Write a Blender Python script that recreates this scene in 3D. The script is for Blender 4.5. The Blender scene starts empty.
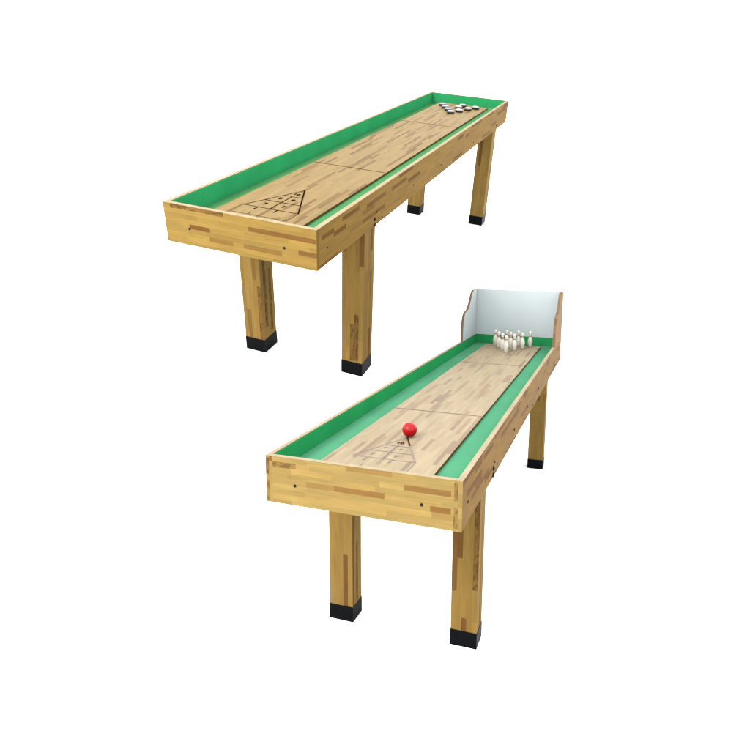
import bpy, bmesh, math, random
from mathutils import Matrix, Vector

scene = bpy.context.scene
COL = scene.collection

# ------------------------------------------------------------------ helpers
def lin(r, g, b, k=1.0):
    def f(c):
        c /= 255.0
        return c / 12.92 if c <= 0.04045 else ((c + 0.055) / 1.055) ** 2.4
    return (f(r) * k, f(g) * k, f(b) * k)


def chan(c, r, g, b):
    return (c[0] * r, c[1] * g, c[2] * b)


def mul(c, k):
    return (c[0] * k, c[1] * k, c[2] * k)


def mix(a, b, t):
    return tuple(a[i] * (1 - t) + b[i] * t for i in range(3))


def new_mat(name):
    m = bpy.data.materials.new(name)
    m.use_nodes = True
    nt = m.node_tree
    return m, nt, nt.nodes['Principled BSDF']


def wood_material(name, rough=0.6, spec=0.012, grain=0.13, haze=0.0):
    """Laminate wood: block colours come from the mesh, grain and flecks are procedural."""
    m, nt, b = new_mat(name)
    N, L = nt.nodes, nt.links
    att = N.new('ShaderNodeAttribute'); att.attribute_name = 'plank'
    uv = N.new('ShaderNodeUVMap'); uv.uv_map = 'grain'
    mp = N.new('ShaderNodeMapping'); mp.inputs['Scale'].default_value = (7, 170, 1)
    L.new(uv.outputs[0], mp.inputs[0])
    n1 = N.new('ShaderNodeTexNoise'); n1.inputs['Scale'].default_value = 1.0
    n1.inputs['Detail'].default_value = 5; n1.inputs['Roughness'].default_value = 0.62
    n1.inputs['Distortion'].default_value = 0.6
    L.new(mp.outputs[0], n1.inputs['Vector'])
    r1 = N.new('ShaderNodeMapRange')
    r1.inputs[1].default_value = 0.28; r1.inputs[2].default_value = 0.72
    r1.inputs[3].default_value = 1 - grain; r1.inputs[4].default_value = 1 + grain
    L.new(n1.outputs[0], r1.inputs[0])
    # broad soft tone drift
    mp3 = N.new('ShaderNodeMapping'); mp3.inputs['Scale'].default_value = (5, 14, 1)
    L.new(uv.outputs[0], mp3.inputs[0])
    n3 = N.new('ShaderNodeTexNoise'); n3.inputs['Scale'].default_value = 1.0; n3.inputs['Detail'].default_value = 2
    L.new(mp3.outputs[0], n3.inputs['Vector'])
    r3 = N.new('ShaderNodeMapRange'); r3.inputs[1].default_value = .3; r3.inputs[2].default_value = .7
    r3.inputs[3].default_value = .9; r3.inputs[4].default_value = 1.1
    L.new(n3.outputs[0], r3.inputs[0])
    # mottled figure on some dark blocks (alpha of the block colour)
    mp2 = N.new('ShaderNodeMapping'); mp2.inputs['Scale'].default_value = (26, 70, 1)
    L.new(uv.outputs[0], mp2.inputs[0])
    n2 = N.new('ShaderNodeTexNoise'); n2.inputs['Scale'].default_value = 1.0; n2.inputs['Detail'].default_value = 3
    n2.inputs['Distortion'].default_value = 1.2
    L.new(mp2.outputs[0], n2.inputs['Vector'])
    r2 = N.new('ShaderNodeMapRange'); r2.inputs[1].default_value = .42; r2.inputs[2].default_value = .58
    r2.inputs[3].default_value = 0.0; r2.inputs[4].default_value = 0.42
    L.new(n2.outputs[0], r2.inputs[0])
    mm = N.new('ShaderNodeMath'); mm.operation = 'MULTIPLY'
    L.new(r2.outputs[0], mm.inputs[0]); L.new(att.outputs['Alpha'], mm.inputs[1])
    inv = N.new('ShaderNodeMath'); inv.operation = 'SUBTRACT'; inv.inputs[0].default_value = 1.0
    L.new(mm.outputs[0], inv.inputs[1])
    a = N.new('ShaderNodeMath'); a.operation = 'MULTIPLY'
    L.new(r1.outputs[0], a.inputs[0]); L.new(r3.outputs[0], a.inputs[1])
    a2 = N.new('ShaderNodeMath'); a2.operation = 'MULTIPLY'
    L.new(a.outputs[0], a2.inputs[0]); L.new(inv.outputs[0], a2.inputs[1])
    vm = N.new('ShaderNodeVectorMath'); vm.operation = 'SCALE'
    L.new(att.outputs['Color'], vm.inputs[0]); L.new(a2.outputs[0], vm.inputs['Scale'])
    L.new(vm.outputs[0], b.inputs['Base Color'])
    b.inputs['Roughness'].default_value = rough
    b.inputs['Specular IOR Level'].default_value = spec
    return m


def plain_material(name, col, rough=0.5, spec=0.3, var=0.06, scale=40.0, metal=0.0, bump=0.0, bscale=300.0):
    m, nt, b = new_mat(name)
    N, L = nt.nodes, nt.links
    tc = N.new('ShaderNodeTexCoord')
    n = N.new('ShaderNodeTexNoise'); n.inputs['Scale'].default_value = scale; n.inputs['Detail'].default_value = 4
    L.new(tc.outputs['Object'], n.inputs['Vector'])
    r = N.new('ShaderNodeMapRange'); r.inputs[1].default_value = .3; r.inputs[2].default_value = .7
    r.inputs[3].default_value = 1 - var; r.inputs[4].default_value = 1 + var
    L.new(n.outputs[0], r.inputs[0])
    vm = N.new('ShaderNodeVectorMath'); vm.operation = 'SCALE'; vm.inputs[0].default_value = col
    L.new(r.outputs[0], vm.inputs['Scale'])
    L.new(vm.outputs[0], b.inputs['Base Color'])
    b.inputs['Roughness'].default_value = rough
    b.inputs['Specular IOR Level'].default_value = spec
    b.inputs['Metallic'].default_value = metal
    if bump:
        nb = N.new('ShaderNodeTexNoise'); nb.inputs['Scale'].default_value = bscale; nb.inputs['Detail'].default_value = 3
        L.new(tc.outputs['Object'], nb.inputs['Vector'])
        bp = N.new('ShaderNodeBump'); bp.inputs['Strength'].default_value = bump; bp.inputs['Distance'].default_value = .001
        L.new(nb.outputs[0], bp.inputs['Height']); L.new(bp.outputs[0], b.inputs['Normal'])
    return m


def felt_material(name, col):
    """Green baize: fine fibre speckle and soft blotches."""
    m, nt, b = new_mat(name)
    N, L = nt.nodes, nt.links
    tc = N.new('ShaderNodeTexCoord')
    n = N.new('ShaderNodeTexNoise'); n.inputs['Scale'].default_value = 450; n.inputs['Detail'].default_value = 3
    n2 = N.new('ShaderNodeTexNoise'); n2.inputs['Scale'].default_value = 5; n2.inputs['Detail'].default_value = 3
    for q in (n, n2):
        L.new(tc.outputs['Object'], q.inputs['Vector'])
    r = N.new('ShaderNodeMapRange'); r.inputs[1].default_value = .3; r.inputs[2].default_value = .7
    r.inputs[3].default_value = .86; r.inputs[4].default_value = 1.14
    L.new(n.outputs[0], r.inputs[0])
    r2 = N.new('ShaderNodeMapRange'); r2.inputs[1].default_value = .3; r2.inputs[2].default_value = .7
    r2.inputs[3].default_value = .93; r2.inputs[4].default_value = 1.07
    L.new(n2.outputs[0], r2.inputs[0])
    mm = N.new('ShaderNodeMath'); mm.operation = 'MULTIPLY'
    L.new(r.outputs[0], mm.inputs[0]); L.new(r2.outputs[0], mm.inputs[1])
    vm = N.new('ShaderNodeVectorMath'); vm.operation = 'SCALE'; vm.inputs[0].default_value = col
    L.new(mm.outputs[0], vm.inputs['Scale'])
    L.new(vm.outputs[0], b.inputs['Base Color'])
    b.inputs['Roughness'].default_value = .8
    b.inputs['Specular IOR Level'].default_value = 0.0
    return m


class MB:
    """Collects coloured quads / polygons for ONE mesh object."""
    def __init__(self, S=1.0):
        self.v, self.f, self.c, self.uv, self.mi, self.sm = [], [], [], [], [], []
        self.S = S

    def poly(self, pts, col=(.5, .5, .5, 0), uvs=None, mi=0, smooth=False):
        n = len(self.v)
        self.v += [tuple(x * self.S for x in p) for p in pts]
        self.f.append(list(range(n, n + len(pts))))
        if len(col) == 3:
            col = (*col, 0.0)
        self.c.append(col)
        self.uv.append(uvs or [(0, 0)] * len(pts))
        self.mi.append(mi)
        self.sm.append(smooth)

    def box(self, x0, x1, y0, y1, z0, z1, col=(.5, .5, .5), skip='', mi=0, rng=None):
        F = {'-x': [(x0, y1, z0), (x0, y0, z0), (x0, y0, z1), (x0, y1, z1)],
             '+x': [(x1, y0, z0), (x1, y1, z0), (x1, y1, z1), (x1, y0, z1)],
             '-y': [(x0, y0, z0), (x1, y0, z0), (x1, y0, z1), (x0, y0, z1)],
             '+y': [(x1, y1, z0), (x0, y1, z0), (x0, y1, z1), (x1, y1, z1)],
             '-z': [(x0, y1, z0), (x1, y1, z0), (x1, y0, z0), (x0, y0, z0)],
             '+z': [(x0, y0, z1), (x1, y0, z1), (x1, y1, z1), (x0, y1, z1)]}
        for k, p in F.items():
            if k in skip.split():
                continue
            if k[1] == 'z' or k[1] == 'y':
                uv = [(q[1] if k[1] == 'z' else q[0], q[0] if k[1] == 'z' else q[2]) for q in p]
            else:
                uv = [(q[1], q[2]) for q in p]
            self.poly(p, col, uv, mi)

    def planks(self, o, U, V, h, off, rng, pal, lens, pdark, explicit=(), mi=0, joint=None):
        """Face o + u*U + v*V (u,v in 0..1) laid with finger-jointed blocks running along U.
        h: block height (m); off: first row offset (fraction); explicit: (u0,u1,row,kind)."""
        o, U, V = Vector(o), Vector(U), Vector(V)
        lu, lv = U.length, V.length
        rows, v, k = [], -off * h, 0
        while v < lv - 1e-6:
            a, b = max(v, 0), min(v + h, lv)
            if b - a > 1e-5:
                rows.append((a / lv, b / lv, k))
            v += h; k += 1
        for (a, b, k) in rows:
            ex = sorted([e for e in explicit if e[2] == k])
            segs, u = [], 0.0
            def fill(u0, u1):
                x = u0
                first = True
                while x < u1 - 1e-4:
                    d = rng.uniform(*lens) / lu
                    if first:
                        d *= rng.uniform(.2, 1); first = False
                    e = min(x + d, u1)
                    if u1 - e < .02 / lu:
                        e = u1
                    segs.append((x, e, 'dark' if rng.random() < pdark else None))
                    x = e
            for (u0, u1, kk, kind) in ex:
                fill(u, u0)
                segs.append((u0, u1, kind)); u = u1
            fill(u, 1.0)
            for (u0, u1, kind) in segs:
                al = 0.0
                if kind == 'dark':
                    c = rng.choice(pal['dark'])
                elif kind == 'mottle':
                    c = pal['dark'][0]; c = mix(c, pal['light'][0], .35); al = 1.0
                elif kind == 'mid':
                    c = mix(pal['dark'][0], pal['light'][0], .45)
                else:
                    c = rng.choice(pal['light'])
                c = mul(c, rng.uniform(.97, 1.03))
                ru, rv = rng.uniform(0, 50), rng.uniform(0, 50)
                P = [o + U * x + V * y for x, y in ((u0, a), (u1, a), (u1, b), (u0, b))]
                uv = [(x * lu + ru, y * lv + rv) for x, y in ((u0, a), (u1, a), (u1, b), (u0, b))]
                self.poly(P, (*c, al), uv, mi)

    def lathe(self, prof, c=(0, 0, 0), n=24, col=(.5, .5, .5), mi=0, cap=True):
        cx, cy, cz = c
        for i in range(len(prof) - 1):
            (r0, z0), (r1, z1) = prof[i], prof[i + 1]
            for j in range(n):
                a0, a1 = 2 * math.pi * j / n, 2 * math.pi * (j + 1) / n
                p = []
                for r, z, a in ((r0, z0, a0), (r0, z0, a1), (r1, z1, a1), (r1, z1, a0)):
                    p.append((cx + r * math.cos(a), cy + r * math.sin(a), cz + z))
                if r0 < 1e-7:
                    p = [p[0], p[2], p[3]]
                elif r1 < 1e-7:
                    p = [p[0], p[1], p[2]]
                self.poly(p, col, None, mi, True)

    def build(self, name, mats, parent=None, merge=False):
        me = bpy.data.meshes.new(name)
        me.from_pydata(self.v, [], self.f)
        if not isinstance(mats, (list, tuple)):
            mats = [mats]
        for m in mats:
            me.materials.append(m)
        ca = me.color_attributes.new('plank', 'FLOAT_COLOR', 'CORNER')
        uvl = me.uv_layers.new(name='grain')
        li = 0
        for i, f in enumerate(self.f):
            me.polygons[i].material_index = self.mi[i]
            me.polygons[i].use_smooth = self.sm[i]
            for j in range(len(f)):
                ca.data[li].color = self.c[i]
                uvl.data[li].uv = self.uv[i][j]
                li += 1
        if merge:
            bm = bmesh.new(); bm.from_mesh(me)
            bmesh.ops.remove_doubles(bm, verts=bm.verts, dist=1e-6)
            bm.to_mesh(me); bm.free()
        me.update()
        o = bpy.data.objects.new(name, me)
        COL.objects.link(o)
        if parent is not None:
            o.parent = parent
        return o


def tag(o, label, cat, group=None):
    o['label'] = label
    o['category'] = cat
    if group:
        o['group'] = group
    return o


def empty(name, mat):
    o = bpy.data.objects.new(name, None)
    o.empty_display_size = .1
    COL.objects.link(o)
    o.matrix_world = mat
    return o


def rodr(a, b):
    v = Vector((a, b, 0))
    return Matrix.Rotation(v.length, 4, v.normalized()) if v.length > 1e-9 else Matrix.Identity(4)


# ------------------------------------------------------------------ colours (scaled picture values, some with light and shade in them)
AL = 0.18      # picture value -> albedo under this high-key lighting
def W3(*l):
    return [lin(*c, k=AL) for c in l]

def family(base, spread, n, seed, warm=0.5):
    """n tones round one picture colour, a little lighter / darker / redder."""
    r = random.Random(seed)
    out = []
    for i in range(n):
        k = 1 + spread * r.uniform(-1, 1)
        w = spread * warm * r.uniform(-1, 1)
        out.append((base[0] * k, base[1] * k * (1 - w * .5), base[2] * k * (1 - w)))
    return W3(*out)

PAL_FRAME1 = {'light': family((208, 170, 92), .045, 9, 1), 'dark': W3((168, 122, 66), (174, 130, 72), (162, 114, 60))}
PAL_SIDE1_SHADED = {'light': family((164, 131, 78), .035, 9, 2), 'dark': W3((128, 92, 52), (136, 99, 58)), 'gain': (1.34, 1.28, .86)}  # front laminate again, darkened: the side face's shade is in these tones
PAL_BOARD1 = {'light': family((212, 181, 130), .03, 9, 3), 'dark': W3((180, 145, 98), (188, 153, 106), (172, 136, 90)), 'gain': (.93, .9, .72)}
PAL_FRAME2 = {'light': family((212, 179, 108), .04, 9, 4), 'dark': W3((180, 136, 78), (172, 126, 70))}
PAL_SIDE2_SHADED = {'light': family((168, 135, 86), .035, 9, 5), 'dark': W3((138, 102, 64), (144, 108, 68)), 'gain': (1.17, 1.06, .74)}  # lower table's side laminate, its shade also put into the colour
PAL_BOARD2 = {'light': family((222, 201, 166), .025, 9, 6), 'dark': W3((200, 174, 146), (194, 168, 142), (204, 178, 148)), 'gain': (1.17, 1.19, 1.2)}
PAL_LEG = {'light': family((190, 152, 82), .05, 9, 7), 'dark': W3((146, 104, 56), (154, 110, 60))}

for _p in (PAL_SIDE1_SHADED, PAL_BOARD1, PAL_SIDE2_SHADED, PAL_BOARD2):
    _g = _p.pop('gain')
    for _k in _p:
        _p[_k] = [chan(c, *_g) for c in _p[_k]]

M_WOOD = wood_material('laminate_wood')
M_BOARD = wood_material('playfield_wood', rough=.5, spec=.02, grain=.06)
M_FELT1 = felt_material('green_felt', chan(lin(100, 176, 120, AL), 1.4, 1.4, 1.25))
M_FELT1W = felt_material('green_felt_wall_light_tint', chan(lin(58, 155, 98, AL), 1.9, 2.65, 2.5))  # same felt as the bed, recoloured for the different light on the walls
M_FELT2 = felt_material('pale_green_felt', chan(lin(118, 194, 152, AL), 1.12, 1.38, 1.3))
M_FELT2W = felt_material('pale_green_felt_wall_light_tint', chan(lin(58, 160, 98, AL), 1.35, 2.1, 1.85))  # lower bed felt again, wall lighting put into its colour
M_PAD = plain_material('black_plastic', (.0012, .0014, .0018), rough=.45, spec=.02, var=.15)
M_BOLT = plain_material('black_bolt_steel', (.003, .0025, .002), rough=.5, spec=.06, var=.2)
M_LINE1 = plain_material('dark_print', lin(58, 38, 26, AL * .8), rough=.5, spec=0.0, var=.25, scale=60)
M_FAINT1 = plain_material('faint_print', lin(150, 118, 74, AL), rough=.5, spec=0.0, var=.1, scale=60)
M_FOUL1 = plain_material('brown_line_print', lin(104, 82, 52, AL), rough=.5, spec=0.0, var=.2, scale=60)
M_LINE2 = plain_material('hazed_print', lin(200, 186, 178, AL * 1.1), rough=.5, spec=0.0, var=.12, scale=60)  # dark print greyed: the board's white haze is put into its colour
M_FOUL2 = plain_material('grey_line_print', lin(150, 134, 126, AL), rough=.5, spec=0.0, var=.15, scale=60)
M_DARK2 = plain_material('unhazed_print', lin(110, 66, 34, AL), rough=.5, spec=0.0, var=.3, scale=90)  # same print beside the ball, left clear of the painted haze
M_WHITE = plain_material('pale_blue_white_panel', lin(208, 219, 222, AL * 2.05), rough=.45, spec=.2, var=.025, scale=4)
M_PIN = plain_material('cream_pin_plastic', lin(236, 232, 218, AL * 2.0), rough=.3, spec=.12, var=.02)
M_STRIPE = plain_material('red_pin_stripe', lin(186, 40, 50, AL * 1.3), rough=.35, spec=.1, var=.08)
M_BALL = plain_material('red_ball_plastic', lin(228, 22, 28, AL*1.2), rough=.22, spec=.14, var=.03, scale=20)
M_PUCKB = plain_material('dark_puck_metal', (.013, .013, .014), rough=.35, spec=.1, var=.2)
M_PUCKW = plain_material('white_puck_cap', lin(236, 233, 224, AL * 1.55), rough=.3, spec=.15, var=.03)
M_PUCKC = plain_material('pale_blue_puck_cap', lin(188, 206, 216, AL * 1.55), rough=.3, spec=.15, var=.03)
M_PUCKR = plain_material('steel_puck_ring', lin(150, 150, 150, AL), rough=.3, spec=.2, var=.05)


# ------------------------------------------------------------------ table builder
def text_mesh(body, size, name, mat, parent, x, y, z, S):
    cu = bpy.data.curves.new(name + '_curve', 'FONT')
    cu.body = body; cu.size = size * S; cu.align_x = 'CENTER'; cu.align_y = 'CENTER'
    cu.offset = .0012 * S
    tmp = bpy.data.objects.new('tmp_text', cu); COL.objects.link(tmp)
    dg = bpy.context.evaluated_depsgraph_get(); dg.update()
    me = bpy.data.meshes.new_from_object(tmp.evaluated_get(dg))
    bpy.data.objects.remove(tmp); bpy.data.curves.remove(cu)
    for v in me.vertices:
        v.co = Vector((v.co.x + x * S, v.co.y + y * S, z * S))
    me.materials.clear(); me.materials.append(mat)
    o = bpy.data.objects.new(name, me); COL.objects.link(o); o.parent = parent
    return o


def seg(mb, a, b, w, z):
    a, b = Vector((*a, 0)), Vector((*b, 0))
    d = (b - a).normalized(); n = Vector((-d.y, d.x, 0)) * w / 2
    a = a - d * w * .3; b = b + d * w * .3
    mb.poly([(p.x, p.y, z) for p in (a - n, b - n, b + n, a + n)])


def build_table(name, mat, S, D, pal_f, pal_s, pal_b, felt_bed, felt_wall, seed, front_explicit, side_explicit,
                legs_explicit, front_bolts, side_bolts, side_over, rim_col, lining=.003):
    W, L, H, A, s, s2, yl, xi, yr, zb, bm, bb, t, zbed, pad = [D[k] for k in
        ('W', 'L', 'H', 'A', 's', 's2', 'yl', 'xi', 'yr', 'zb', 'bm', 'bb', 't', 'zbed', 'pad')]
    te = D.get('te', t)
    z0 = H - A
    root = empty(name, mat)
    R = random.Random(seed)
    hh = .115 * A
    rim = rim_col
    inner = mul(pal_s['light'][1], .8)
    # --- end panels
    for end in (0, 1):
        x0, x1 = (0, W) if not side_over else (te, W - te)
        y0, y1 = (0, t) if end == 0 else (L - t, L)
        mb = MB(S)
        mb.box(x0, x1, y0, y1, z0, H, inner, skip='-y +y +z')
        mb.box(x0, x1, y0, y1, z0, H, rim, skip='-y +y -z -x +x')
        if end == 0:
            mb.planks((x0, y0, H), (x1 - x0, 0, 0), (0, 0, -A), hh, .065, R, pal_f, (.07, .3), .015, front_explicit)
            mb.box(x0, x1, y0, y1, z0, H, inner, skip='-y -z +z -x +x')
        else:
            mb.planks((x1, y1, H), (x0 - x1, 0, 0), (0, 0, -A), hh, .065, R, pal_f, (.07, .3), .06)
            mb.box(x0, x1, y0, y1, z0, H, inner, skip='+y -z +z -x +x')
        e = mb.build('end_panel', M_WOOD, root)
        if end == 0:
            for (bx, bz) in front_bolts:
                bolt(e, (bx, 0, bz), (0, -1, 0), .0046, S)
    # --- side panels
    for sd in (0, 1):
        x0, x1 = (0, t) if sd == 0 else (W - t, W)
        y0, y1 = (0, L) if side_over else (t, L - t)
        mb = MB(S)
        mb.box(x0, x1, y0, y1, z0, H, rim, skip='-x +x -y +y -z')
        mb.box(x0, x1, y0, y1, z0, H, inner, skip='-x +x -y +z')
        if side_over:
            endp = {'light': [mul(c, .95) for c in pal_f['light'][:3]], 'dark': pal_f['dark']}
            a0 = 0 if sd == 0 else W - te
            for (ya, yb) in ((y0, y0 + t), (y1 - t, y1)):      # thicker end block beside each end panel
                b0, b1 = (t, te) if sd == 0 else (W - te, W - t)
                mb.box(b0, b1, ya, yb, z0, H, rim, skip='-y -z')
                mb.box(b0, b1, ya, yb, z0, H, inner, skip='-x +x -y +y +z')
            mb.planks((a0, y0, H), (0, 0, -A), (te, 0, 0), te * .5, 0, R, endp, (.02, .05), .1,
                      [(.05, .4, 0, 'mottle'), (.52, .95, 0, 'mottle')])
        else:
            mb.box(x0, x1, y0, y1, z0, H, inner, skip='-x +x +y +z -z')
        if sd == 1:
            mb.planks((x1, y0, H), (0, y1 - y0, 0), (0, 0, -A), hh, .065, R, pal_s, (.06, .26), .13, side_explicit)
            mb.box(x0, x1, y0, y1, z0, H, inner, skip='+x -y +y -z +z')
        else:
            mb.planks((x0, y1, H), (0, y0 - y1, 0), (0, 0, -A), hh, .065, R, pal_s, (.07, .3), .07)
            mb.box(x0, x1, y0, y1, z0, H, inner, skip='-x -y +y -z +z')
        p = mb.build('side_panel', M_WOOD, root)
        if sd == 1:
            for (by, bz, r) in side_bolts:
                bolt(p, (W, by, bz), (1, 0, 0), r, S)
    # --- felt bed and wall linings
    zl, zr = zbed
    zbed = min(zl, zr)
    for (xa, xb, zz) in ((t + .0006, bm + .02, zl), (W - bm - .02, W - t - .0006, zr)):
        mb = MB(S); mb.box(xa, xb, t + .0006, L - t - .0006, zbed - .014, zz)
        mb.build('gutter_bed', felt_bed, root)
    mb = MB(S); mb.box(bm + .021, W - bm - .021, t + .0006, L - t - .0006, zbed - .014, zbed - .0005)
    mb.build('bed_panel', felt_bed, root)
    q = lining
    for (a, b, c, d) in ((t + .0005, t + q, t + .0005, L - t - .0005), (W - t - q, W - t - .0005, t + .0005, L - t - .0005),
                         (t + q + .0003, W - t - q - .0003, t + .0005, t + .003), (t + q + .0003, W - t - q - .0003, L - t - .003, L - t - .0005)):
        mb = MB(S); mb.box(a, b, c, d, max(zl, zr) + .0005 if a > W / 2 else zl + .0005, H - (.002 if lining < .005 else .0008))
        mb.build('felt_lining', felt_wall, root)
    # --- playing board
    zt = H - zb
    x0, x1, y0, y1 = bm, W - bm, t + q + .001, L - bb
    mb = MB(S)
    dk = lin(160, 136, 74, AL)
    mb.box(x0, x1, y0, y1, zbed + .001, zt, dk, skip='+z +y')
    mb.box(x0, x1, y0, y1, zbed + .001, zt, pal_b['dark'][0], skip='+z -y -x +x -z')
    mb.planks((x1, y0, zt), (0, y1 - y0, 0), (x0 - x1, 0, 0), .0150, 0, R, pal_b, (.08, .3), .16)
    board = mb.build('playing_board', M_BOARD, root)
    # --- legs
    for i, (lx, ly) in enumerate(((xi, yl), (W - xi - s, yl), (W - xi - s, L - yr - s2), (xi, L - yr - s2))):
        mb = MB(S)
        ex = legs_explicit[i] if i < len(legs_explicit) else ((), ())
        top = z0 - .0004
        h = top - pad * .9
        zq = pad * .9
        w = s / 5.0; w2 = s2 / 5.0
        pd = .06
        mb.planks((lx, ly, top), (0, 0, -h), (s, 0, 0), w, 0, R, PAL_LEG, (.2, .7), pd if not ex[0] else .01, ex[0])
        mb.planks((lx + s, ly, top), (0, 0, -h), (0, s2, 0), w2, 0, R, PAL_LEG, (.2, .7), pd, ex[1])
        mb.planks((lx + s, ly + s2, top), (0, 0, -h), (-s, 0, 0), w, 0, R, PAL_LEG, (.2, .7), pd)
        mb.planks((lx, ly + s2, top), (0, 0, -h), (0, -s2, 0), w2, 0, R, PAL_LEG, (.2, .7), pd)
        mb.box(lx, lx + s, ly, ly + s2, zq, top, PAL_LEG['dark'][0], skip='-x +x -y +y')
        leg = mb.build('leg', M_WOOD, root)
        mb = MB(S); e = .0014
        mb.box(lx - e, lx + s + e, ly - e, ly + s2 + e, 0, pad)
        fp = mb.build('foot_pad', M_PAD, leg)
        bv = fp.modifiers.new('soft', 'BEVEL'); bv.width = .003 * S; bv.segments = 2
    return root, board


def bolt(parent, loc, nrm, r, S):
    """Domed bolt head with a hex recess ring, axis along nrm."""
    mb = MB(S)
    n = Vector(nrm)
    q = n.to_track_quat('Z', 'Y')
    tmp = MB(1.0)
    tmp.lathe([(r, 0), (r, r * .25), (r * .8, r * .5), (r * .45, r * .58), (r * .4, r * .3), (0, r * .3)], n=14)
    for f in tmp.f:
        pts = [tuple(Vector(loc) + q @ Vector(tmp.v[i])) for i in f]
        mb.poly(pts, smooth=True)
    o = mb.build('bolt', M_BOLT, parent, merge=True)
    return o


def markings(board, S, z, cx, ybase, yap, hw, ymid, yup, m_line, m_faint, m_text, m_right, ysplit, lw, tsz):
    """Scoring triangle with its cells, ticks and numbers, printed on the board."""
    mb = MB(S)
    xl = lambda y: cx - hw * (yap - y) / (yap - ybase)
    xr = lambda y: cx + hw * (yap - y) / (yap - ybase)
    seg(mb, (cx - hw, ybase), (cx + hw, ybase), lw, z)
    seg(mb, (cx - hw, ybase), (cx, yap), lw * .85, z + .0002)
    seg(mb, (xl(ymid), ymid), (xr(ymid), ymid), lw, z + .0004)
    seg(mb, (xl(yup), yup), (xr(yup), yup), lw * .85, z + .0004)
    seg(mb, (cx - .004, ybase), (cx - .004, yup), lw, z + .0006)
    for x in (cx - .053, cx + .03):
        seg(mb, (x, ybase + .002), (x - .002, ybase - .03), lw * 1.1, z + .0006)
    mb.build('score_triangle', m_line, board)
    mb = MB(S)
    seg(mb, (cx + hw, ybase), (cx + hw * ((yap - ysplit) / (yap - ybase)), ysplit), lw * 1.2, z + .0008)
    if m_right[0] is m_right[1]:
        seg(mb, (cx + hw * ((yap - ysplit) / (yap - ybase)), ysplit), (cx, yap), lw * 1.35, z + .0008)
        mb.build('score_triangle_edge', m_right[0], board)
    else:
        mb.build('score_triangle_edge', m_right[0], board)
        mb = MB(S)
        seg(mb, (cx + hw * ((yap - ysplit) / (yap - ybase)), ysplit), (cx, yap), lw * 1.35, z + .0008)
        mb.build('score_triangle_edge', m_right[1], board)
    mb = MB(S)
    seg(mb, (cx - hw, ybase - .087), (cx + hw, ybase - .087), lw * .8, z)
    seg(mb, (cx + hw, ybase), (cx + hw, ybase - .087), lw * .8, z + .0002)
    seg(mb, (cx - .045, ybase - .087), (cx - .045, ybase - .062), lw * .8, z + .0004)
    mb.build('penalty_box_line', m_faint, board)
    ya, yb2, yc = (ybase + ymid) / 2, (ymid + yup) / 2, yup + (yap - yup) * .33
    text_mesh('7', tsz, 'score_number', m_text[0], board, cx - .05, ya, z + .0006, S)
    text_mesh('7', tsz, 'score_number', m_text[0], board, cx + .03, ya, z + .0006, S)
    text_mesh('8', tsz, 'score_number', m_text[0], board, cx - .033, yb2, z + .0006, S)
    text_mesh('8', tsz, 'score_number', m_text[0], board, cx + .022, yb2, z + .0006, S)
    text_mesh('10', tsz, 'score_number', m_text[1], board, cx - .002, yc, z + .0006, S)


def foul_lines(board, S, z, W, bm, ys, w, mat):
    for y in ys:
        mb = MB(S)
        seg(mb, (bm + w * .4, y), (W - bm - w * .4, y), w, z)
        mb.build('foul_line', mat, board)


# ------------------------------------------------------------------ camera (h above the low sheet)
CAM_H = 1.3602
F_PX, PX, PY = 617.7075, 410.9517, 354.2595
pitch, roll = .1767, .0106
fw = Vector((0, math.cos(pitch), -math.sin(pitch)))
up0 = Vector((0, math.sin(pitch), math.cos(pitch)))
rt0 = Vector((1, 0, 0))
rt = rt0 * math.cos(roll) + up0 * math.sin(roll)
up = up0 * math.cos(roll) - rt0 * math.sin(roll)
cd = bpy.data.cameras.new('camera')
cam = bpy.data.objects.new('camera', cd); COL.objects.link(cam)
cam.matrix_world = Matrix(((rt.x, up.x, -fw.x, 0), (rt.y, up.y, -fw.y, 0), (rt.z, up.z, -fw.z, CAM_H), (0, 0, 0, 1)))
cd.sensor_width = 36; cd.sensor_fit = 'HORIZONTAL'
cd.lens = F_PX / 750 * 36
cd.shift_x = (375 - PX) / 750
cd.shift_y = (PY - 375) / 750
cd.clip_start = .05; cd.clip_end = 300
scene.camera = cam

# ------------------------------------------------------------------ the two tables
S1 = 1.22
T1_LOC = Vector((-.9206 * S1, 2.5259 * S1, CAM_H + S1 * (.7296 - CAM_H)))
T1_ROT = rodr(.3682, .0515)
M1 = Matrix.Translation(T1_LOC) @ T1_ROT @ Matrix.Rotation(-.325, 4, 'Z')
D1 = dict(W=.6, L=3.0791, H=.8248, A=.1451, s=.0991, s2=.1076, yl=.419, xi=.0039, yr=.3023, zb=.0449, bm=.1183,
          bb=.1386, t=.0185, zbed=(.749, .770), pad=.066)
H1 = D1['H']
fe1 = [(.05, .41, 0, 'mottle'), (.17, .31, 4, 'dark'), (.57, .995, 2, 'dark'), (.53, .78, 6, 'mid'), (.885, 1.0, 5, 'dark'),
       (.30, .46, 6, 'mid')]
se1 = [(.006, .038, 2, 'dark'), (.06, .11, 1, 'dark'), (.12, .16, 3, 'mid'), (.155, .2, 2, 'dark'), (.25, .29, 0, 'dark'),
       (.29, .345, 3, 'dark')]
le1 = [([(.55, 1, 4, 'mottle'), (0, .5, 3, 'mid'), (.75, 1, 1, 'mid')], [(.1, .9, 1, 'mottle'), (.45, .95, 3, 'mottle')]),
       ([(0, .15, 0, 'dark'), (.68, .98, 2, 'mottle'), (.6, .97, 3, 'mottle')], [(.3, .5, 3, 'mid'), (.75, 1, 3, 'dark')]),
       ([(.1, .4, 1, 'dark')], [(.4, .8, 2, 'mid')])]
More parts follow.
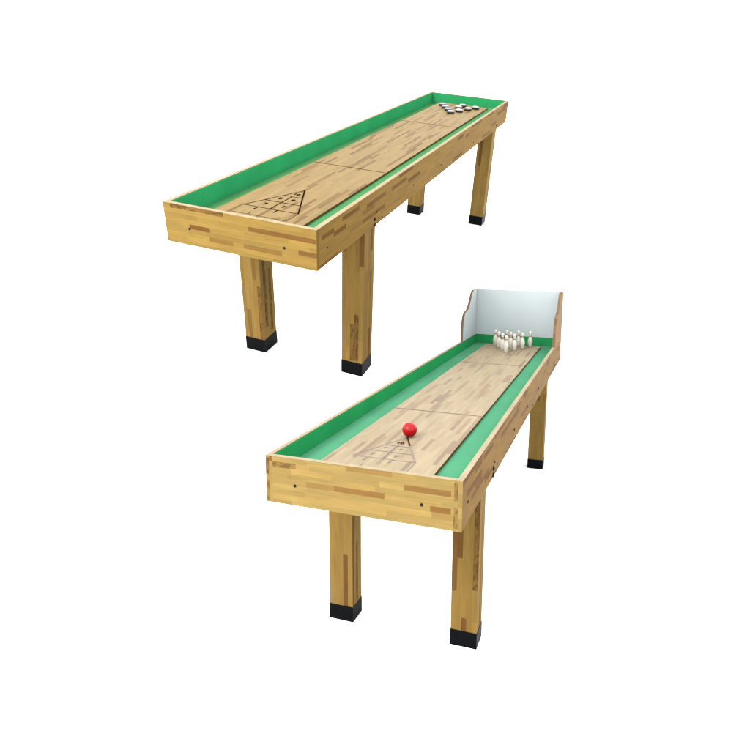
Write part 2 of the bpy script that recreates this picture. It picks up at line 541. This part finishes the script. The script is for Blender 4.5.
table1, board1 = build_table('shuffleboard_table', M1, S1, D1, PAL_FRAME1, PAL_SIDE1_SHADED, PAL_BOARD1, M_FELT1, M_FELT1W, 5,
    fe1, se1, le1, [(.1005, .742), (.4774, .741)],
    [(.0764, .739, .0042), (.5298, .733, .0042), (.5885, .693, .0042), (.508, .708, .0085), (.509, .684, .0085),
     (2.7386, .708, .0065), (1.6533, .695, .0042), (1.4186, .7256, .0042), (.9765, .7305, .004), (2.1, .712, .004)],
    False, lin(232, 212, 172, AL * 1.1))
tag(table1, 'upper light wood shuffleboard table with low open rim and pucks at its far end', 'shuffleboard table')
ZT1 = D1['H'] - D1['zb'] + .0006
markings(board1, S1, ZT1, .2945, .2285, .497, .1145, .3148, .400, M_LINE1, M_FAINT1, (M_LINE1, M_LINE1), (M_LINE1, M_LINE1),
         .35, .0043, .029)
foul_lines(board1, S1, ZT1, .6, D1['bm'], (.925, 2.125), .0058, M_FOUL1)

M2 = Matrix.Translation((-.4272, 1.7427, 0)) @ Matrix.Rotation(-.3263, 4, 'Z')
D2 = dict(W=.6, L=2.7252, H=.7426, A=.1447, s=.0915, s2=.0786, yl=.3598, xi=.025, yr=.4661, zb=.0439, bm=.1179,
          bb=.1383, t=.0165, te=.023, zbed=(.682, .688), pad=.0585)
fe2 = [(.0, .14, 1, 'mottle'), (.36, .64, 4, 'dark'), (.745, .985, 2, 'dark'), (.88, .985, 5, 'dark'), (.43, .68, 0, 'mid'),
       (.2, .36, 4, 'mid')]
se2 = [(.02, .09, 3, 'dark'), (.1, .15, 1, 'dark'), (.2, .26, 2, 'dark')]
le2 = [([(.62, 1, 3, 'dark'), (0, .12, 0, 'mottle')], [(.55, .98, 2, 'mottle')]),
       ([(.26, .5, 1, 'dark'), (.9, 1, 2, 'dark'), (.08, .7, 4, 'mottle')], [(.1, .7, 2, 'mid')]),
       ([(.05, .3, 2, 'dark')], [(.4, .8, 2, 'mid')])]
table2, board2 = build_table('bowling_table', M2, 1.0, D2, PAL_FRAME2, PAL_SIDE2_SHADED, PAL_BOARD2, M_FELT2, M_FELT2W, 11,
    fe2, se2, le2, [(.0967, .6595), (.4862, .66)],
    [(.0643, .6595, .0042), (.4463, .645, .0042), (.424, .630, .0085), (.422, .608, .0085), (.4915, .622, .0042),
     (2.3745, .624, .006), (1.9814, .645, .0042), (1.572, .6504, .0045), (1.199, .6474, .0042), (1.3673, .615, .0042),
     (.8376, .6444, .0055)], True, lin(234, 214, 180, AL * 1.1), .003)
tag(table2, 'lower light wood table bowling lane with tall white backboard and a red ball on it', 'bowling table')
ZT2 = D2['H'] - D2['zb'] + .0006
markings(board2, 1.0, ZT2, .2945, .2045, .432, .1045, .270, .335, M_LINE2, M_LINE2, (M_LINE2, M_DARK2), (M_LINE2, M_DARK2),
         .35, .0042, .027)
foul_lines(board2, 1.0, ZT2, .6, D2['bm'], (.7885, 1.872), .0052, M_FOUL2)

# --- backboard and its two curved wings
def curve_profile():
    L, H = D2['L'], D2['H']
    pts = [(-.402, .001), (-.398, .06), (-.394, .10), (-.386, .135), (-.368, .163), (-.338, .182), (-.300, .190), (-.268, .198),
           (-.236, .216), (-.206, .245), (-.182, .272), (-.160, .294), (-.134, .309), (-.122, .3147)]
    out = []
    P = [pts[0]] + pts + [pts[-1]]
    for i in range(1, len(P) - 2):
        p0, p1, p2, p3 = P[i - 1], P[i], P[i + 1], P[i + 2]
        for k in range(4):
            u = k / 4
            out.append(tuple(.5 * (2 * p1[j] + (p2[j] - p0[j]) * u + (2 * p0[j] - 5 * p1[j] + 4 * p2[j] - p3[j]) * u * u +
                                   (3 * p1[j] - p0[j] - 3 * p2[j] + p3[j]) * u ** 3) for j in (0, 1)))
    out.append(pts[-1])
    return [(L + a, H + b) for a, b in out]

L2, H2, t2 = D2['L'], D2['H'], .0165
wh = .3147
mb = MB()
mb.box(t2 + .0005, .6 - t2 - .0005, L2 - t2, L2, H2 + .001, H2 + wh, lin(196, 156, 100, AL), skip='-y')
mb.box(t2 + .0005, .6 - t2 - .0005, L2 - t2, L2, H2 + .001, H2 + wh, skip='+y -z +z -x +x', mi=1)
mb.build('backboard', [M_WOOD, M_WHITE], table2)
prof = curve_profile() + [(L2, H2 + wh), (L2, H2 + .001)]
R = random.Random(77)
edge_c = lin(186, 150, 116, AL)
for sd in (0, 1):
    x0, x1 = (0, t2) if sd == 0 else (.6 - t2, .6)
    mb = MB()
    outer = [(x0 if sd == 0 else x1, y, z) for y, z in prof]
    inn = [(x1 if sd == 0 else x0, y, z) for y, z in prof]
    c_out = lin(200, 158, 108, AL)
    uv = [(y, z) for y, z in prof]
    if sd == 0:
        mb.poly(outer, c_out, uv); mb.poly(inn[::-1], mi=1)
    else:
        mb.poly(outer[::-1], c_out, uv[::-1]); mb.poly(inn, mi=1)
    n = len(prof)
    run = 0
    cc = edge_c
    for i in range(n):
        j = (i + 1) % n
        a, b = (outer, inn) if sd == 0 else (inn, outer)
        if i % 6 == 0:
            cc = mul(edge_c, R.uniform(.8, 1.12))
        if i >= n - 3:
            cc = c_out
        mb.poly([a[i], b[i], b[j], a[j]][::-1], cc,
                [(prof[i][1], 0), (prof[i][1], t2), (prof[j][1], t2), (prof[j][1], 0)])
    mb.build('side_wing', [M_WOOD, M_WHITE], table2)

# ------------------------------------------------------------------ pucks on the upper table
def puck_tree():
    mb = MB(S1)
    r, h = .0262, .0170
    mb.lathe([(0, 0), (r * .9, 0), (r * .97, h * .12), (r, h * .3), (r, h * .62), (r * .97, h * .78), (r * .9, h * .84)], n=32)
    a = mb.build('weight', M_PUCKB, None, merge=True)
    mb = MB(S1)
    mb.lathe([(r * .97, h * .78), (r * .9, h * .86), (r * .82, h * .92), (r * .76, h * .86), (r * .74, h * .8)], n=32)
    b = mb.build('steel_ring', M_PUCKR, None, merge=True)
    mb = MB(S1)
    mb.lathe([(r * .8, h * .86), (r * .8, h * .97), (r * .74, h * 1.06), (r * .55, h * 1.1), (r * .25, h * 1.05), (0, h * 1.02)], n=32)
    c = mb.build('cap', M_PUCKW, None, merge=True)
    return a, b, c

puck_spots = [  # x, y, cap colour, label
    (.3114, 2.562, 'w', 'white capped puck at the front point of the puck triangle on the upper table'),
    (.2675, 2.644, 'b', 'pale blue capped puck directly behind the front white puck, left row of the upper table'),
    (.2235, 2.728, 'b', 'pale blue capped puck third back in the left row, between two other pale blue ones'),
    (.1795, 2.812, 'b', 'pale blue capped puck at the far left back corner of the puck triangle'),
    (.3470, 2.650, 'w', 'white capped puck second in the right row, just right of the front puck'),
    (.3830, 2.745, 'w', 'white capped puck third in the right row, before the rightmost puck'),
    (.4170, 2.835, 'w', 'rightmost white capped puck, near the right edge of the upper playing board'),
    (.3080, 2.775, 'w', 'white capped puck in the middle between the two rows, the nearer of two there'),
    (.3150, 2.860, 'w', 'white capped puck in the middle at the back, right behind the other middle puck')]
pw, pr, pc = puck_tree()
ZP1 = D1['H'] - D1['zb'] + .0003
for i, (x, y, cc, lab) in enumerate(puck_spots):
    root = empty('shuffleboard_puck', M1 @ Matrix.Translation((x * S1, y * S1, ZP1 * S1)))
    tag(root, lab, 'puck', 'pucks set in a triangle on the upper table')
    for q in (pw, pr, pc):
        o = q if i == 0 else q.copy()
        if i:
            COL.objects.link(o)
        o.parent = root
        if q is pc and cc == 'b':
            o.data = q.data.copy(); o.data.materials.clear(); o.data.materials.append(M_PUCKC)

# ------------------------------------------------------------------ pins and ball on the lower table
def pin_parts():
    prof = [(0, 0), (.0090, 0), (.0102, .0012), (.0125, .012), (.0152, .024), (.0166, .035), (.0160, .045), (.0135, .056),
            (.0102, .066), (.0082, .073), (.0077, .0785), (.0080, .084), (.0090, .090), (.0099, .0955), (.0098, .100),
            (.0082, .1045), (.0050, .1072), (0, .1082)]
    mb = MB(); mb.lathe(prof, n=28)
    a = mb.build('body', M_PIN, None, merge=True)
    out = [a]
    for (z0, z1, ra, rb) in ((.0705, .0745, .0091, .0080), (.0785, .0825, .00785, .0081)):
        mb = MB(); mb.lathe([(ra - .001, z0), (ra + .0005, z0 + .0002), (rb + .0005, z1 - .0002), (rb - .001, z1)], n=28)
        out.append(mb.build('neck_stripe', M_STRIPE, a, merge=True))
    return out

def tri(r, c):
    # row r (0 front .. 3 back), place c of r+1
    ax, ay = .3045, 2.288
    bl, br = Vector((.1905, 2.5215)), Vector((.4185, 2.5365))
    a = Vector((ax, ay))
    p = a + (bl - a) * (r / 3) + (br - bl) * (c / 3)
    return p.x, p.y
pin_labels = {
    (0, 0): 'white bowling pin standing foremost, nearest the red ball, at the point of the triangle',
    (1, 0): 'white bowling pin in the second row, just left of the foremost pin',
    (1, 1): 'white bowling pin in the second row, just right of the foremost pin',
    (2, 0): 'white bowling pin at the left end of the third row of three',
    (2, 1): 'white bowling pin in the middle of the third row of three',
    (2, 2): 'white bowling pin at the right end of the third row of three',
    (3, 0): 'leftmost white bowling pin, at the left end of the back row by the green wall',
    (3, 1): 'white bowling pin second from left in the back row, partly hidden by nearer pins',
    (3, 2): 'white bowling pin third from left in the back row, behind the others',
    (3, 3): 'rightmost white bowling pin, standing apart at the right end of the back row'}
proto = pin_parts()
first = True
ZP2 = D2['H'] - D2['zb'] + .0003
for (r, c), lab in pin_labels.items():
    x, y = tri(r, c)
    root = empty('bowling_pin', M2 @ Matrix.Translation((x, y, ZP2)))
    tag(root, lab, 'bowling pin', 'ten white bowling pins on the lower table')
    if first:
        proto[0].parent = root
        first = False
    else:
        b = proto[0].copy(); COL.objects.link(b); b.parent = root
        for st in proto[1:]:
            d = st.copy(); COL.objects.link(d); d.parent = b

bm = bmesh.new()
RB = .0258
bmesh.ops.create_uvsphere(bm, u_segments=48, v_segments=24, radius=RB)
# a small finger dimple pressed into the far side
for v in bm.verts:
    d = (v.co.normalized() - Vector((-.2, .8, .56)).normalized()).length
    if d < .3:
        v.co *= 1 - .05 * (1 - d / .3)
for f in bm.faces:
    f.smooth = True
me = bpy.data.meshes.new('ball'); bm.to_mesh(me); bm.free()
me.materials.append(M_BALL)
ball = bpy.data.objects.new('ball', me); COL.objects.link(ball)
ball.matrix_world = M2 @ Matrix.Translation((.3002, .441, D2['H'] - D2['zb'] + RB + .0012))
tag(ball, 'small glossy red ball resting at the tip of the printed triangle on the lower table', 'ball')

# ------------------------------------------------------------------ white seamless studio sheet (level, rising under the upper table)
n1 = (T1_ROT.to_3x3() @ Vector((0, 0, 1)))
c1, s1 = math.cos(-.325), math.sin(-.325)
def sm(x):
    x = max(0.0, min(1.0, x)); return x * x * (3 - 2 * x)
Minv = M1.inverted()
def sheet_z(x, y):
    zr = T1_LOC.z - (n1.x * (x - T1_LOC.x) + n1.y * (y - T1_LOC.y)) / n1.z
    p = Minv @ Vector((x, y, zr))
    lx, ly = p.x, p.y
    m = sm((.6 * S1 + .22 - lx) / .2) * sm((ly + .15) / .42)
    zr = min(zr, 2.6) if zr < 2.2 else 2.2 + .8 * (1 - math.exp(-(zr - 2.2) / .8))
    return m * max(zr, 0)
xs = [-30, -18, -10, -6, -4] + [-3 + .05 * i for i in range(101)] + [3, 4, 6, 10, 18, 30]
ys = [-12, -6, -3, -1] + [0 + .05 * i for i in range(171)] + [9.5, 11, 14, 20, 30, 45]
verts = [(x, y, sheet_z(x, y) - .0006) for y in ys for x in xs]
nx = len(xs)
faces = [(j * nx + i, j * nx + i + 1, (j + 1) * nx + i + 1, (j + 1) * nx + i) for j in range(len(ys) - 1) for i in range(nx - 1)]
me = bpy.data.meshes.new('backdrop'); me.from_pydata(verts, [], faces)
for p in me.polygons:
    p.use_smooth = True
M_SHEET = plain_material('white_studio_paper', (.86, .86, .86), rough=.9, spec=.05, var=.008, scale=6)
me.materials.append(M_SHEET)
sheet = bpy.data.objects.new('ground', me); COL.objects.link(sheet)
sheet['kind'] = 'structure'

# ------------------------------------------------------------------ light: bright white studio tent and one large soft key lamp
w = bpy.data.worlds.new('World'); scene.world = w
w.use_nodes = True
bg = w.node_tree.nodes['Background']
bg.inputs[0].default_value = (1, 1, 1, 1)
bg.inputs[1].default_value = 4.5
ld = bpy.data.lights.new('softbox', 'AREA'); ld.shape = 'RECTANGLE'; ld.size = 2.4; ld.size_y = 1.8
ld.energy = 980; ld.color = (1, .97, .92)
lo = bpy.data.objects.new('softbox', ld); COL.objects.link(lo)
lo.location = (-4.2, -2.2, 5.2)
lo.rotation_euler = (Vector((0, 3.2, .8)) - lo.location).to_track_quat('-Z', 'Y').to_euler()

scene.view_settings.view_transform = 'Standard'
scene.view_settings.look = 'None'
scene.view_settings.exposure = 0
scene.view_settings.gamma = 1
scene.render.engine = 'CYCLES'
scene.cycles.use_denoising = True
scene.cycles.max_bounces = 8
